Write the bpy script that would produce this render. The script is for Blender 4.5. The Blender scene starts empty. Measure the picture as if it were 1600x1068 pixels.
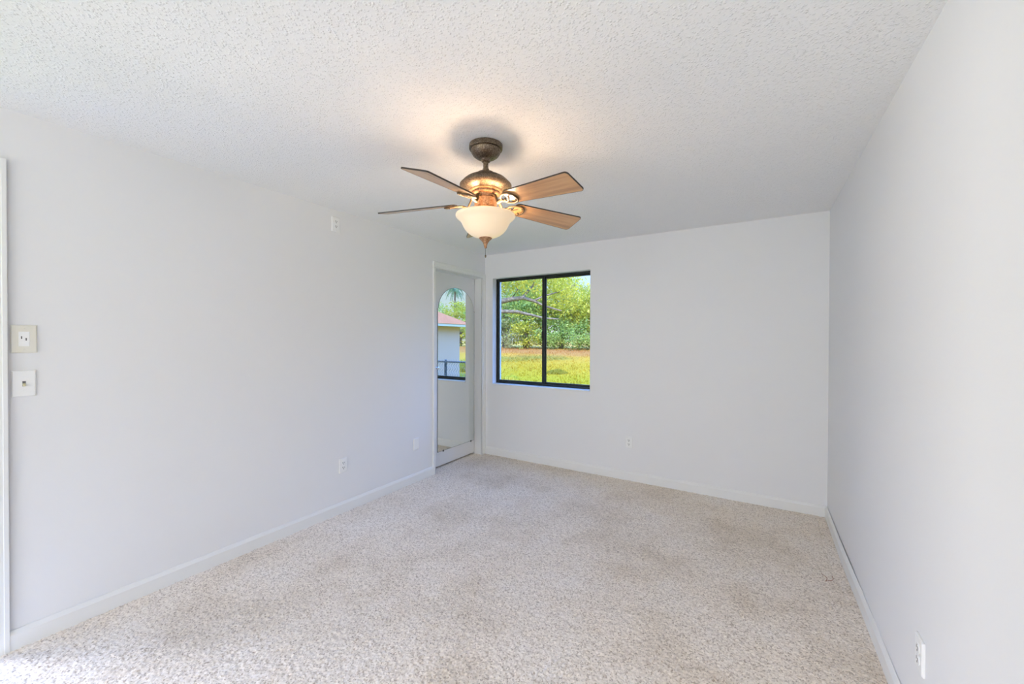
import bpy, bmesh, math, random
import numpy as np
from mathutils import Vector, Matrix

sc = bpy.context.scene
C = sc.collection
random.seed(7)
RNG = np.random.default_rng(11)
PI = math.pi

# ------------------------------------------------------------------ room numbers (metres)
XL, XR = -2.877, 0.481          # left / right wall faces
YB, YF = 4.029, -4.20           # back wall (window) / wall behind the camera
H = 2.44
EYE = 1.4154

# ------------------------------------------------------------------ camera
yaw, pitch, roll = math.radians(31.652), math.radians(0.464), math.radians(0.157)
F = Vector((-math.sin(yaw), math.cos(yaw), 0)); R = Vector((math.cos(yaw), math.sin(yaw), 0)); U = Vector((0, 0, 1))
F2 = F * math.cos(pitch) - U * math.sin(pitch); U2 = U * math.cos(pitch) + F * math.sin(pitch)
R3 = R * math.cos(roll) + U2 * math.sin(roll); U3 = U2 * math.cos(roll) - R * math.sin(roll)
cd = bpy.data.cameras.new('camera'); cam = bpy.data.objects.new('camera', cd); C.objects.link(cam)
cd.sensor_fit = 'HORIZONTAL'; cd.sensor_width = 36.0; cd.lens = 36.0 * 623.3 / 1600.0
cd.clip_start = 0.02; cd.clip_end = 600
cam.matrix_world = Matrix(((R3.x, U3.x, -F2.x, 0), (R3.y, U3.y, -F2.y, 0), (R3.z, U3.z, -F2.z, EYE), (0, 0, 0, 1)))
sc.camera = cam

# ------------------------------------------------------------------ view, sky, sun, added fill lamps, portal
sc.view_settings.view_transform = 'Standard'; sc.view_settings.look = 'None'
sc.view_settings.gamma = 1.0; sc.view_settings.use_curve_mapping = False
sc.view_settings.exposure = 0.06
sc.cycles.use_denoising = True
sc.cycles.max_bounces = 14; sc.cycles.diffuse_bounces = 8; sc.cycles.glossy_bounces = 5
sc.cycles.transparent_max_bounces = 16; sc.cycles.sample_clamp_indirect = 6.0
sc.cycles.caustics_reflective = False; sc.cycles.caustics_refractive = False

w = bpy.data.worlds.new('sky'); sc.world = w; w.use_nodes = True
nt = w.node_tree; nt.nodes.clear()
tc = nt.nodes.new('ShaderNodeTexCoord'); sx = nt.nodes.new('ShaderNodeSeparateXYZ')
rp = nt.nodes.new('ShaderNodeValToRGB'); bg = nt.nodes.new('ShaderNodeBackground'); ow = nt.nodes.new('ShaderNodeOutputWorld')
nt.links.new(tc.outputs['Generated'], sx.inputs[0]); nt.links.new(sx.outputs['Z'], rp.inputs[0])
el = rp.color_ramp.elements
el[0].position = 0.0; el[0].color = (0.092, 0.099, 0.102, 1)
el[1].position = 0.85; el[1].color = (0.12, 0.31, 0.90, 1)
e = el.new(0.12); e.color = (0.073, 0.093, 0.105, 1)
e = el.new(0.35); e.color = (0.13, 0.30, 0.78, 1)
nt.links.new(rp.outputs[0], bg.inputs[0]); bg.inputs[1].default_value = 9.5
nt.links.new(bg.outputs[0], ow.inputs[0])

def add_light(name, typ, loc, energy, color, **kw):
    d = bpy.data.lights.new(name, typ); d.energy = energy; d.color = color
    for k, v in kw.items(): setattr(d, k, v)
    o = bpy.data.objects.new(name, d); C.objects.link(o); o.location = loc
    return o
sun = add_light('sun', 'SUN', (8, -10, 30), 4.6, (1.0, 0.88, 0.62), angle=math.radians(0.6))
sun.rotation_euler = Vector((-0.42, 0.62, -0.78)).to_track_quat('-Z', 'Y').to_euler()
# added fill lamp for assumed daylight from behind the camera
rear_lamp = add_light('rear_fill', 'AREA', ((XL + XR) / 2, YF - 0.20, 1.12), 79.0, (0.97, 0.94, 0.92), shape='RECTANGLE', size=2.7, size_y=2.05)
rear_lamp.rotation_euler = (PI / 2, 0, 0)       # shines along +Y
# added fill lamp tilted upward to brighten the ceiling; no paving there
up_lamp = add_light('ceiling_fill', 'AREA', ((XL + XR) / 2, YF - 0.25, 0.55), 4.0, (0.95, 0.95, 1.0), shape='RECTANGLE', size=2.6, size_y=1.0)
up_lamp.rotation_euler = (math.radians(90 + 14), 0, 0)
# unseen fill lamp added past the left doorway to brighten the right wall
side_lamp = add_light('doorway_fill', 'AREA', (XL - 3.0, -1.95, 1.55), 500.0, (0.98, 0.94, 0.91), shape='RECTANGLE', size=2.2, size_y=1.3)
side_lamp.rotation_euler = (math.radians(96), 0, -PI / 2 + math.radians(34))  # shines along +X
# daylight sampling aid in the back window opening
por = add_light('window_portal', 'AREA', (-2.137, YB + 0.20, 1.505), 1.0, (1, 1, 1), shape='RECTANGLE', size=1.25, size_y=1.29)
por.rotation_euler = (-PI / 2, 0, 0); por.data.cycles.is_portal = True

# ------------------------------------------------------------------ helpers
def new_mat(name, color=(0.8, 0.8, 0.8), rough=0.5, metal=0.0, spec=0.5):
    m = bpy.data.materials.new(name); m.use_nodes = True
    b = m.node_tree.nodes['Principled BSDF']
    b.inputs['Base Color'].default_value = (*color, 1); b.inputs['Roughness'].default_value = rough
    b.inputs['Metallic'].default_value = metal; b.inputs['Specular IOR Level'].default_value = spec
    return m
def nd(m, typ, **kw):
    n = m.node_tree.nodes.new(typ)
    for k, v in kw.items():
        if k in n.inputs: n.inputs[k].default_value = v
        else: setattr(n, k, v)
    return n
def lk(m, a, b): m.node_tree.links.new(a, b)
def pb(m): return m.node_tree.nodes['Principled BSDF']
def obj_coord(m, scale=(1, 1, 1)):
    t = nd(m, 'ShaderNodeTexCoord'); mp = nd(m, 'ShaderNodeMapping'); mp.inputs['Scale'].default_value = scale
    lk(m, t.outputs['Object'], mp.inputs[0]); return mp.outputs[0]
def noise_ramp(m, coord, scale, stops, detail=4, rough=0.55):
    n = nd(m, 'ShaderNodeTexNoise'); n.inputs['Scale'].default_value = scale; n.inputs['Detail'].default_value = detail
    n.inputs['Roughness'].default_value = rough; lk(m, coord, n.inputs['Vector'])
    r = nd(m, 'ShaderNodeValToRGB'); els = r.color_ramp.elements
    els[0].position, els[0].color = stops[0][0], (*stops[0][1], 1); els[1].position, els[1].color = stops[-1][0], (*stops[-1][1], 1)
    for p_, c_ in stops[1:-1]:
        q = els.new(p_); q.color = (*c_, 1)
    lk(m, n.outputs['Fac'], r.inputs[0]); return n, r
def bump(m, height, strength, dist, base=None):
    b = nd(m, 'ShaderNodeBump'); b.inputs['Strength'].default_value = strength; b.inputs['Distance'].default_value = dist
    lk(m, height, b.inputs['Height']); lk(m, b.outputs[0], pb(m).inputs['Normal']); return b

class MB:
    """collects shapes for one mesh"""
    def __init__(s): s.v = []; s.f = []
    def add(s, vs, fs, M=None):
        k = len(s.v)
        s.v += [tuple(M @ Vector(p)) if M else tuple(p) for p in vs]
        s.f += [tuple(i + k for i in f) for f in fs]; return s
    def box(s, x0, x1, y0, y1, z0, z1, M=None):
        return s.add([(x0, y0, z0), (x1, y0, z0), (x1, y1, z0), (x0, y1, z0), (x0, y0, z1), (x1, y0, z1), (x1, y1, z1), (x0, y1, z1)],
                     [(0, 3, 2, 1), (4, 5, 6, 7), (0, 1, 5, 4), (1, 2, 6, 5), (2, 3, 7, 6), (3, 0, 4, 7)], M)
    def prism(s, poly, z0, z1, M=None):
        n = len(poly)
        return s.add([(x, y, z0) for x, y in poly] + [(x, y, z1) for x, y in poly],
                     [tuple(reversed(range(n))), tuple(range(n, 2 * n))] + [(i, (i + 1) % n, n + (i + 1) % n, n + i) for i in range(n)], M)
    def lathe(s, prof, seg=48, M=None, cap=True):
        vs = []; fs = []; n = len(prof)
        for r, z in prof:
            r = max(r, 1e-4)
            vs += [(r * math.cos(2 * PI * k / seg), r * math.sin(2 * PI * k / seg), z) for k in range(seg)]
        for i in range(n - 1):
            for k in range(seg):
                a = i * seg + k; b = i * seg + (k + 1) % seg
                fs.append((a, a + seg, b + seg, b))
        if cap:
            fs.append(tuple(range(seg))); fs.append(tuple(reversed(range((n - 1) * seg, n * seg))))
        return s.add(vs, fs, M)
    def tube(s, path, rad, seg=8, M=None, closed=False, flat=1.0, up=(0, 0, 1)):
        path = [Vector(p) for p in path]; n = len(path); vs = []; fs = []
        rads = rad if isinstance(rad, (list, tuple)) else [rad] * n
        for i, p in enumerate(path):
            a = path[(i - 1) % n] if (closed or i > 0) else p
            b = path[(i + 1) % n] if (closed or i < n - 1) else p
            t = (b - a).normalized(); upv = Vector(up)
            if abs(t.dot(upv)) > 0.95: upv = Vector((1, 0, 0))
            sd = t.cross(upv).normalized(); u2 = sd.cross(t).normalized()
            for k in range(seg):
                an = 2 * PI * (k + 0.5) / seg
                vs.append(tuple(p + sd * (math.cos(an) * rads[i]) + u2 * (math.sin(an) * rads[i] * flat)))
        for i in range(n if closed else n - 1):
            for k in range(seg):
                a0 = i * seg + k; a1 = i * seg + (k + 1) % seg; j = (i + 1) % n
                fs.append((a0, a1, j * seg + (k + 1) % seg, j * seg + k))
        if not closed:
            fs.append(tuple(reversed(range(seg)))); fs.append(tuple(range((n - 1) * seg, n * seg)))
        return s.add(vs, fs, M)
    def build(s, name, m, parent=None, bevel=0.0, smooth=None, seg=2):
        me = bpy.data.meshes.new(name); me.from_pydata(s.v, [], s.f)
        b = bmesh.new(); b.from_mesh(me); bmesh.ops.recalc_face_normals(b, faces=b.faces); b.to_mesh(me); b.free()
        return link(name, me, m, parent, bevel, smooth, seg)
def link(name, me, m, parent=None, bevel=0.0, smooth=None, seg=2):
    me.materials.append(m)
    o = bpy.data.objects.new(name, me); C.objects.link(o)
    if parent: o.parent = parent
    if bevel:
        md = o.modifiers.new('bevel', 'BEVEL'); md.width = bevel; md.segments = seg; md.limit_method = 'ANGLE'; md.angle_limit = math.radians(40)
    if smooth is not None:
        me.polygons.foreach_set('use_smooth', [True] * len(me.polygons))
        me.set_sharp_from_angle(angle=math.radians(smooth))
    return o
def np_mesh(name, verts, faces, m, parent=None, smooth=False):
    """verts (n,3) and equal-sized faces (m,k) from numpy"""
    me = bpy.data.meshes.new(name); k = faces.shape[1]
    me.vertices.add(len(verts)); me.vertices.foreach_set('co', np.asarray(verts, np.float32).ravel())
    me.loops.add(faces.size); me.loops.foreach_set('vertex_index', faces.astype(np.int32).ravel())
    me.polygons.add(len(faces)); me.polygons.foreach_set('loop_start', np.arange(0, faces.size, k, dtype=np.int32))
    me.update(calc_edges=True); me.validate()
    if smooth: me.polygons.foreach_set('use_smooth', np.ones(len(faces), bool))
    return link(name, me, m, parent)
def empty(name, loc, rot=(0, 0, 0)):
    o = bpy.data.objects.new(name, None); o.empty_display_size = 0.05; C.objects.link(o)
    o.location = loc; o.rotation_euler = rot; return o
def tag(o, label, cat, group=None, kind=None):
    o['label'] = label; o['category'] = cat
    if group: o['group'] = group
    if kind: o['kind'] = kind
    return o
def struct(o): o['kind'] = 'structure'; return o

# ------------------------------------------------------------------ materials
# painted wall, light orange-peel
m_wall = new_mat('white_wall_paint', (0.82, 0.82, 0.82), 0.6, spec=0.25)
n_ = nd(m_wall, 'ShaderNodeTexNoise'); n_.inputs['Scale'].default_value = 90; n_.inputs['Detail'].default_value = 2
lk(m_wall, obj_coord(m_wall), n_.inputs['Vector']); bump(m_wall, n_.outputs['Fac'], 0.06, 0.003)
# textured ceiling
m_ceil = new_mat('textured_ceiling_paint', (0.88, 0.88, 0.875), 0.8, spec=0.15)
co = obj_coord(m_ceil)
v_ = nd(m_ceil, 'ShaderNodeTexVoronoi'); v_.inputs['Scale'].default_value = 105
n1 = nd(m_ceil, 'ShaderNodeTexNoise'); n1.inputs['Scale'].default_value = 70; n1.inputs['Detail'].default_value = 3
lk(m_ceil, co, v_.inputs['Vector']); lk(m_ceil, co, n1.inputs['Vector'])
r0 = nd(m_ceil, 'ShaderNodeMapRange'); r0.inputs['From Min'].default_value = 0.62; r0.inputs['From Max'].default_value = 0.15; lk(m_ceil, v_.outputs['Distance'], r0.inputs[0])
r1 = nd(m_ceil, 'ShaderNodeMapRange'); r1.inputs['From Min'].default_value = 0.42; r1.inputs['From Max'].default_value = 0.62; lk(m_ceil, n1.outputs['Fac'], r1.inputs[0])
ad = nd(m_ceil, 'ShaderNodeMath', operation='MULTIPLY'); lk(m_ceil, r0.outputs[0], ad.inputs[0]); lk(m_ceil, r1.outputs[0], ad.inputs[1])
bump(m_ceil, ad.outputs[0], 0.6, 0.005)
# carpet
m_carpet = new_mat('beige_cut_pile', (0.6, 0.5, 0.4), 0.95, spec=0.05)
co = obj_coord(m_carpet)
_, ra = noise_ramp(m_carpet, co, 1.7, [(0.34, (0.74, 0.645, 0.525)), (0.50, (0.87, 0.785, 0.68)), (0.68, (0.89, 0.825, 0.745))], 5, 0.6)
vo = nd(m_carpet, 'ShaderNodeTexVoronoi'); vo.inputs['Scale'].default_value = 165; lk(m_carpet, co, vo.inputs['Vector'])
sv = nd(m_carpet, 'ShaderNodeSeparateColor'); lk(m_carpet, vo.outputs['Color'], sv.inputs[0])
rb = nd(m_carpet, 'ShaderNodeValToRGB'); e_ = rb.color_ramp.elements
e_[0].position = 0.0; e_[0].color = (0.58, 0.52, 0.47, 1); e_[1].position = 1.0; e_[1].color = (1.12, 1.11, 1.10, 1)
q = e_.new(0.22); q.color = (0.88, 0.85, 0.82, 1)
q = e_.new(0.6); q.color = (1.02, 1.01, 1.01, 1)      # mixed yarn tones; dark flecks painted for shade between tufts
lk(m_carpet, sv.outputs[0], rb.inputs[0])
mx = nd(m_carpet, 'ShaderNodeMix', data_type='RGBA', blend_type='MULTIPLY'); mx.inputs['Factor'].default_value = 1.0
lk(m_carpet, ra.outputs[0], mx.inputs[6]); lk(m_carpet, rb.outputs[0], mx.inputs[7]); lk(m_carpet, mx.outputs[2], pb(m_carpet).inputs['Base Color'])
pb(m_carpet).inputs['Sheen Weight'].default_value = 0.25
m_trim = new_mat('white_semi_gloss_trim', (0.83, 0.83, 0.81), 0.35, spec=0.4)
m_door = new_mat('white_door_paint', (0.80, 0.80, 0.795), 0.4, spec=0.4)
m_bronze = new_mat('dark_bronze_aluminium', (0.022, 0.026, 0.022), 0.38, 0.3)
m_sill = new_mat('white_sill', (0.80, 0.81, 0.80), 0.3)
m_plate = new_mat('white_plastic_plate', (0.88, 0.88, 0.865), 0.3)
m_ivory = new_mat('ivory_plastic_plate', (0.78, 0.755, 0.66), 0.35)
m_slot = new_mat('dark_slot', (0.02, 0.02, 0.02), 0.6)
m_slotgrey = new_mat('grey_slot', (0.16, 0.15, 0.14), 0.6)
m_toggle = new_mat('aged_ivory_toggle', (0.62, 0.58, 0.36), 0.4)
m_chrome = new_mat('chrome', (0.75, 0.74, 0.72), 0.15, 1.0)
m_clip = new_mat('dark_metal_clip', (0.12, 0.11, 0.10), 0.35, 0.8)
m_mirror = new_mat('mirror_silver', (0.80, 0.835, 0.825), 0.0, 1.0)
m_medge = new_mat('mirror_glass_edge', (0.16, 0.21, 0.20), 0.15)
m_dark = new_mat('dark_gap', (0.03, 0.025, 0.02), 0.9)
# window glass: thin pane
m_glass = bpy.data.materials.new('window_glass'); m_glass.use_nodes = True
g = m_glass.node_tree; g.nodes.clear()
tr = g.nodes.new('ShaderNodeBsdfTransparent'); gl = g.nodes.new('ShaderNodeBsdfGlossy'); fr = g.nodes.new('ShaderNodeFresnel')
ml = g.nodes.new('ShaderNodeMath'); mxs = g.nodes.new('ShaderNodeMixShader'); om = g.nodes.new('ShaderNodeOutputMaterial')
tr.inputs[0].default_value = (0.97, 0.985, 0.975, 1); gl.inputs['Roughness'].default_value = 0.0; fr.inputs[0].default_value = 1.45
ml.operation = 'MULTIPLY'; ml.inputs[1].default_value = 0.35
g.links.new(fr.outputs[0], ml.inputs[0]); g.links.new(ml.outputs[0], mxs.inputs[0]); g.links.new(tr.outputs[0], mxs.inputs[1]); g.links.new(gl.outputs[0], mxs.inputs[2]); g.links.new(mxs.outputs[0], om.inputs[0])
# fan
m_fanmetal = new_mat('aged_bronze', (0.16, 0.115, 0.075), 0.42, 0.75)
co = obj_coord(m_fanmetal)
_, rr = noise_ramp(m_fanmetal, co, 160, [(0.30, (0.075, 0.055, 0.038)), (0.50, (0.17, 0.125, 0.085)), (0.72, (0.34, 0.27, 0.20))], 3)
lk(m_fanmetal, rr.outputs[0], pb(m_fanmetal).inputs['Base Color'])
m_copper = new_mat('copper_bronze', (0.42, 0.22, 0.11), 0.38, 0.6)
co = obj_coord(m_copper)
_, rr = noise_ramp(m_copper, co, 110, [(0.32, (0.26, 0.125, 0.06)), (0.52, (0.45, 0.24, 0.12)), (0.70, (0.62, 0.40, 0.24))], 3)
lk(m_copper, rr.outputs[0], pb(m_copper).inputs['Base Color'])
m_brass = new_mat('antique_brass', (0.12, 0.075, 0.036), 0.55, 0.25)
m_wood = new_mat('oak_blade', (0.5, 0.33, 0.18), 0.34, spec=0.5)
co = obj_coord(m_wood, (1.4, 22, 22))
_, rr = noise_ramp(m_wood, co, 1.6, [(0.25, (0.33, 0.15, 0.055)), (0.48, (0.55, 0.28, 0.11)), (0.60, (0.64, 0.35, 0.15)), (0.78, (0.42, 0.20, 0.075))], 6, 0.6)
lk(m_wood, rr.outputs[0], pb(m_wood).inputs['Base Color'])
pb(m_wood).inputs['Coat Weight'].default_value = 1.0; pb(m_wood).inputs['Coat IOR'].default_value = 1.6; pb(m_wood).inputs['Coat Roughness'].default_value = 0.25
m_bladeedge = new_mat('dark_blade_edge', (0.035, 0.025, 0.018), 0.4)
m_bowl = new_mat('frosted_alabaster_glass', (0.78, 0.66, 0.51), 0.3)
pb(m_bowl).inputs['Emission Color'].default_value = (1.0, 0.70, 0.38, 1); pb(m_bowl).inputs['Emission Strength'].default_value = 0.36

# ------------------------------------------------------------------ floor: cut pile carpet as displaced ground
sp = 0.005
xs = np.arange(XL - 0.17, XR + 0.03, sp); ys = np.arange(YF - 0.02, YB + 0.03, sp)
nx, ny = len(xs), len(ys)
def smooth(a, k=1):
    for _ in range(k):
        a = (a + np.roll(a, 1, 0) + np.roll(a, -1, 0)) / 3; a = (a + np.roll(a, 1, 1) + np.roll(a, -1, 1)) / 3
    return a
fine = RNG.random((ny, nx)); mid = smooth(RNG.random((ny, nx)), 2)
mid = (mid - mid.mean()) / mid.std()
big = RNG.random((ny // 24 + 2, nx // 24 + 2)); big = smooth(big, 2)
yy, xx = np.meshgrid(np.arange(ny) / 24, np.arange(nx) / 24, indexing='ij')
y0 = yy.astype(int); x0 = xx.astype(int); fy = yy - y0; fx = xx - x0
bigi = big[y0, x0] * (1 - fy) * (1 - fx) + big[y0 + 1, x0] * fy * (1 - fx) + big[y0, x0 + 1] * (1 - fy) * fx + big[y0 + 1, x0 + 1] * fy * fx
zz = -0.004 + 0.0050 * (fine - 0.5) + 0.0007 * np.clip(mid, -2, 2) + 0.009 * (bigi - 0.5)
gx, gy = np.meshgrid(xs, ys)
for xc, ya, yb_, dp in ((0.405, 2.75, 3.93, 0.006), (0.335, 2.55, 3.6, 0.004), (0.20, 3.0, 3.5, 0.003)):      # pressed lines beside the right wall
    zz -= dp * np.exp(-((gx - xc - 0.012 * np.sin(gy * 5)) / 0.007) ** 2) * (gy > ya) * (gy < yb_)
gx = gx + (RNG.random((ny, nx)) - 0.5) * 0.003; gy = gy + (RNG.random((ny, nx)) - 0.5) * 0.003
V = np.stack([gx, gy, zz], -1).reshape(-1, 3)
idx = np.arange(nx * ny).reshape(ny, nx)
Fq = np.stack([idx[:-1, :-1], idx[:-1, 1:], idx[1:, 1:], idx[1:, :-1]], -1).reshape(-1, 4)
struct(np_mesh('floor', V, Fq, m_carpet, smooth=True))

# ------------------------------------------------------------------ room shell
T = 0.13
b = MB(); b.box(XL - T, XR + T, YF - T, YB + 0.19, H, H + 0.16); struct(b.build('ceiling', m_ceil))
# left wall: openings for the closet door near the corner and for a door beside the camera
D0, D1, DH = 3.128, 3.958, 2.151          # closet door opening
E0, E1, EH = -0.56, 0.272, 2.135          # door opening at the picture's left edge
b = MB()
b.box(XL - T, XL, YF - T, E0, -0.1, H).box(XL - T, XL, E0, E1, EH, H).box(XL - T, XL, E1, D0, -0.1, H)
b.box(XL - T, XL, D0, D1, DH, H).box(XL - T, XL, D1, YB + 0.19, -0.1, H)
b.box(XL - T - 0.6, XL - T - 0.55, D0 - 0.2, D1 + 0.2, -0.1, H).box(XL - T - 0.6, XL - T, D0 - 0.2, D0 - 0.12, -0.1, H)   # closet box
b.box(XL - T - 0.6, XL - T, D1 + 0.12, D1 + 0.2, -0.1, H).box(XL - T - 0.6, XL - T, D0 - 0.2, D1 + 0.2, -0.1, -0.02).box(XL - T - 0.6, XL - T, D0 - 0.2, D1 + 0.2, H - 0.05, H)
struct(b.build('wall_left', m_wall))
b = MB(); b.box(XR, XR + T, YF - T, YB + 0.19, -0.1, H); struct(b.build('wall_right', m_wall))
# back wall with the window opening
WX0, WX1, WZ0, WZ1 = -2.762, -1.513, 0.860, 2.150
TB = 0.19
b = MB()
b.box(XL, WX0, YB, YB + TB, -0.1, H).box(WX1, XR, YB, YB + TB, -0.1, H).box(WX0, WX1, YB, YB + TB, -0.1, WZ0).box(WX0, WX1, YB, YB + TB, WZ1, H)
struct(b.build('wall_back', m_wall))
# wall behind the camera; unseen wide opening added for the fill lamps
PX0, PX1, PH = -2.62, 0.22, 2.12
b = MB()
b.box(XL, PX0, YF - T, YF, -0.1, H).box(PX1, XR, YF - T, YF, -0.1, H).box(PX0, PX1, YF - T, YF, PH, H)
struct(b.build('wall_front', m_wall))

# baseboards: 85 mm, sloped light-catching top edge
BH, BT = 0.086, 0.014
def base_profile(): return [(0, 0), (BT, 0), (BT, BH - 0.020), (BT - 0.004, BH - 0.012), (BT - 0.008, BH - 0.003), (BT - 0.011, BH), (0, BH)]
def run_board(name, pts, side, gap=None):
    """pts: wall-side line (x,y) list; side: unit vector into the room"""
    prof = base_profile(); mb = MB(); n = len(prof); vs = []; fs = []
    for i, (x, y) in enumerate(pts):
        gp = gap[i] if gap else 0
        vs += [(x + side[0] * (d + gp), y + side[1] * (d + gp), z - 0.012 if z == 0 else z) for d, z in prof]
    for i in range(len(pts) - 1):
        for k in range(n):
            fs.append((i * n + k, i * n + (k + 1) % n, (i + 1) * n + (k + 1) % n, (i + 1) * n + k))
    fs.append(tuple(range(n))); fs.append(tuple(reversed(range((len(pts) - 1) * n, len(pts) * n))))
    mb.add(vs, fs); return struct(mb.build(name, m_trim))
run_board('baseboard_left', [(XL, 0.335), (XL, 3.095)], (1, 0))
run_board('baseboard_back', [(XL + 0.016, YB), (XR, YB)], (0, -1))
ysg = [YB - 0.012, 3.7, 3.45, 3.2, 2.95, 2.75, 2.4, 2.1, 1.8, 1.2, 0.5, YF]
gaps = [0.002, 0.004, 0.006, 0.006, 0.004, 0.001, 0.0, 0.002, 0.003, 0.001, 0, 0]
run_board('baseboard_right', [(XR, y) for y in ysg], (-1, 0), gaps)

# ------------------------------------------------------------------ closet door (door_1), set deep in its jamb
dr = empty('door_1', (XL - 0.10, (D0 + D1) / 2, 0)); struct(dr)
DX = XL - 0.100           # door face
def at(o, mb, name, m, **kw):
    """build with world coordinates, parented to o"""
    M = Matrix.Translation(-o.location); mb.v = [tuple(M @ Vector(p)) for p in mb.v]
    return mb.build(name, m, o, **kw)
b = MB(); b.box(DX - 0.034, DX, D0 + 0.030, D1 - 0.012, 0.014, DH - 0.003); at(dr, b, 'door_panel', m_door, bevel=0.002)
JX = XL - 0.165
b = MB(); b.box(JX, XL, D0 - 0.006, D0 + 0.004, -0.01, DH).box(JX, XL, D1 - 0.004, D1 + 0.006, -0.01, DH).box(JX, XL, D0 - 0.006, D1 + 0.006, DH - 0.004, DH + 0.006)
b.box(JX, DX - 0.036, D0, D0 + 0.040, 0, DH).box(JX, DX - 0.036, D1 - 0.020, D1, 0, DH).box(JX, DX - 0.036, D0, D1, DH - 0.02, DH)
at(dr, b, 'door_jamb', m_trim)
b = MB().box(XL, XL + 0.016, 3.094, D0 - 0.003, -0.01, 2.150); at(dr, b, 'door_casing', m_trim, bevel=0.003)
b = MB().box(XL, XL + 0.010, D1 + 0.003, 4.010, -0.01, 2.205).box(XL, XL + 0.014, 4.000, YB, -0.01, 2.205)
at(dr, b, 'door_casing', m_trim, bevel=0.0025)
b = MB()      # moulded head casing
prof = [(0, 2.221), (0.016, 2.221), (0.021, 2.214), (0.021, 2.196), (0.017, 2.190), (0.017, 2.168), (0.023, 2.162), (0.023, 2.152), (0.0, 2.152)]
n = len(prof)
vs = [(XL + d, y, z) for y in (3.094, 3.962) for d, z in prof]
b.add(vs, [tuple(range(n)), tuple(reversed(range(n, 2 * n)))] + [(i, (i + 1) % n, n + (i + 1) % n, n + i) for i in range(n)])
at(dr, b, 'head_moulding', m_trim)
b = MB()
MK = Matrix.Translation((DX, 3.256, 1.094)) @ Matrix.Rotation(PI / 2, 4, 'Y')
b.lathe([(0.013, 0.0), (0.013, 0.003), (0.006, 0.005), (0.006, 0.018), (0.012, 0.022), (0.0165, 0.029), (0.015, 0.036), (0.008, 0.0405), (0.0, 0.041)], 24, MK)
at(dr, b, 'door_knob', m_chrome, smooth=40)

# arched mirror clipped to the closet door
MY0, MY1, MZ0, MZS, MZT = 3.277, 3.933, 0.169, 1.738, 1.996
mr = empty('mirror', (DX, (MY0 + MY1) / 2, MZ0))
tag(mr, 'tall arched frameless mirror clipped to the white closet door', 'mirror')
def arch(ins):
    cy = (MY0 + MY1) / 2; a = (MY1 - MY0) / 2 - ins; c_ = MZT - MZS - ins
    pts = [(MY0 + ins, MZ0 + ins), (MY1 - ins, MZ0 + ins), (MY1 - ins, MZS)]
    s_ = 0.012
    for k in range(0, 41):
        t = PI * k / 40; pts.append((cy + (a - s_) * math.cos(t), MZS + 0.004 + c_ * math.sin(t)))
    pts.append((MY0 + ins, MZS)); return pts
b = MB(); o_ = arch(0); vs = [(DX + 0.0005, y, z) for y, z in o_] + [(DX + 0.005, y, z) for y, z in o_]; n = len(o_)
b.add(vs, [tuple(range(n))] + [(i, (i + 1) % n, n + (i + 1) % n, n + i) for i in range(n)] + [tuple(range(n, 2 * n))])
at(mr, b, 'mirror_edge', m_medge)
b = MB(); i_ = arch(0.003); n = len(i_)
b.add([(DX + 0.0053, y, z) for y, z in i_] + [(DX + 0.0048, y, z) for y, z in i_], [tuple(range(n)), tuple(reversed(range(n, 2 * n)))] + [(i, (i + 1) % n, n + (i + 1) % n, n + i) for i in range(n)])
at(mr, b, 'mirror_glass', m_mirror)
for cy_, cz_, up in ((3.372, MZ0, 0), (3.872, MZ0, 0), (MY0, MZS + 0.002, 1), (MY1, MZS + 0.002, 1)):
    b = MB()
    if up: b.box(DX, DX + 0.009, cy_ - 0.008, cy_ + 0.008, cz_ - 0.008, cz_ + 0.008)
    else: b.box(DX, DX + 0.009, cy_ - 0.008, cy_ + 0.008, cz_ - 0.010, cz_ + 0.010)
    at(mr, b, 'mirror_clip', m_chrome if up else m_clip, bevel=0.002)

# door beside the camera: only the edge of its casing shows
d2 = empty("door_2", (XL - 0.06, (E0 + E1) / 2, 0)); struct(d2)
b = MB(); b.box(XL - T - 0.80, XL - T - 0.005, E0 + 0.004, E0 + 0.039, 0.015, EH - 0.004);   # stands open into the next room
at(d2, b, 'door_panel', m_door, bevel=0.002)
def casing_strip(yA, yB, z0, z1):
    k = 1 if yB > yA else -1
    return MB().box(XL, XL + 0.011, min(yA, yB), max(yA, yB), z0, z1).box(XL, XL + 0.014, min(yA + k * 0.022, yB), max(yA + k * 0.022, yB), z0, z1).box(XL, XL + 0.017, min(yB - k * 0.016, yB), max(yB - k * 0.016, yB), z0, z1)
at(d2, casing_strip(E1 + 0.004, 0.336, -0.01, 2.212), 'door_casing', m_trim, bevel=0.002)
at(d2, casing_strip(E0 - 0.004, E0 - 0.07, -0.01, 2.212), 'door_casing', m_trim, bevel=0.002)
b = MB().box(XL, XL + 0.0165, E0 - 0.06, E1 + 0.06, EH + 0.004, 2.2115); at(d2, b, 'door_casing', m_trim, bevel=0.002)

# ------------------------------------------------------------------ sliding window in a plain drywall recess
wn = empty('window_1', ((WX0 + WX1) / 2, YB + 0.10, WZ0)); struct(wn)
FY0, FY1 = YB + 0.078, YB + 0.135
fw = 0.026
fz0 = WZ0 + 0.010
def frame(mb, x0, x1, z0, z1, y0, y1, l, r, bt, tp):
    return mb.box(x0, x0 + l, y0, y1, z0, z1).box(x1 - r, x1, y0, y1, z0, z1).box(x0 + l, x1 - r, y0, y1, z0, z0 + bt).box(x0 + l, x1 - r, y0, y1, z1 - tp, z1)
at(wn, frame(MB(), WX0, WX1, fz0, WZ1, FY0, FY1, 0.014, 0.012, 0.020, 0.020), 'window_frame', m_bronze, bevel=0.002)
xm = -2.115
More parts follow.
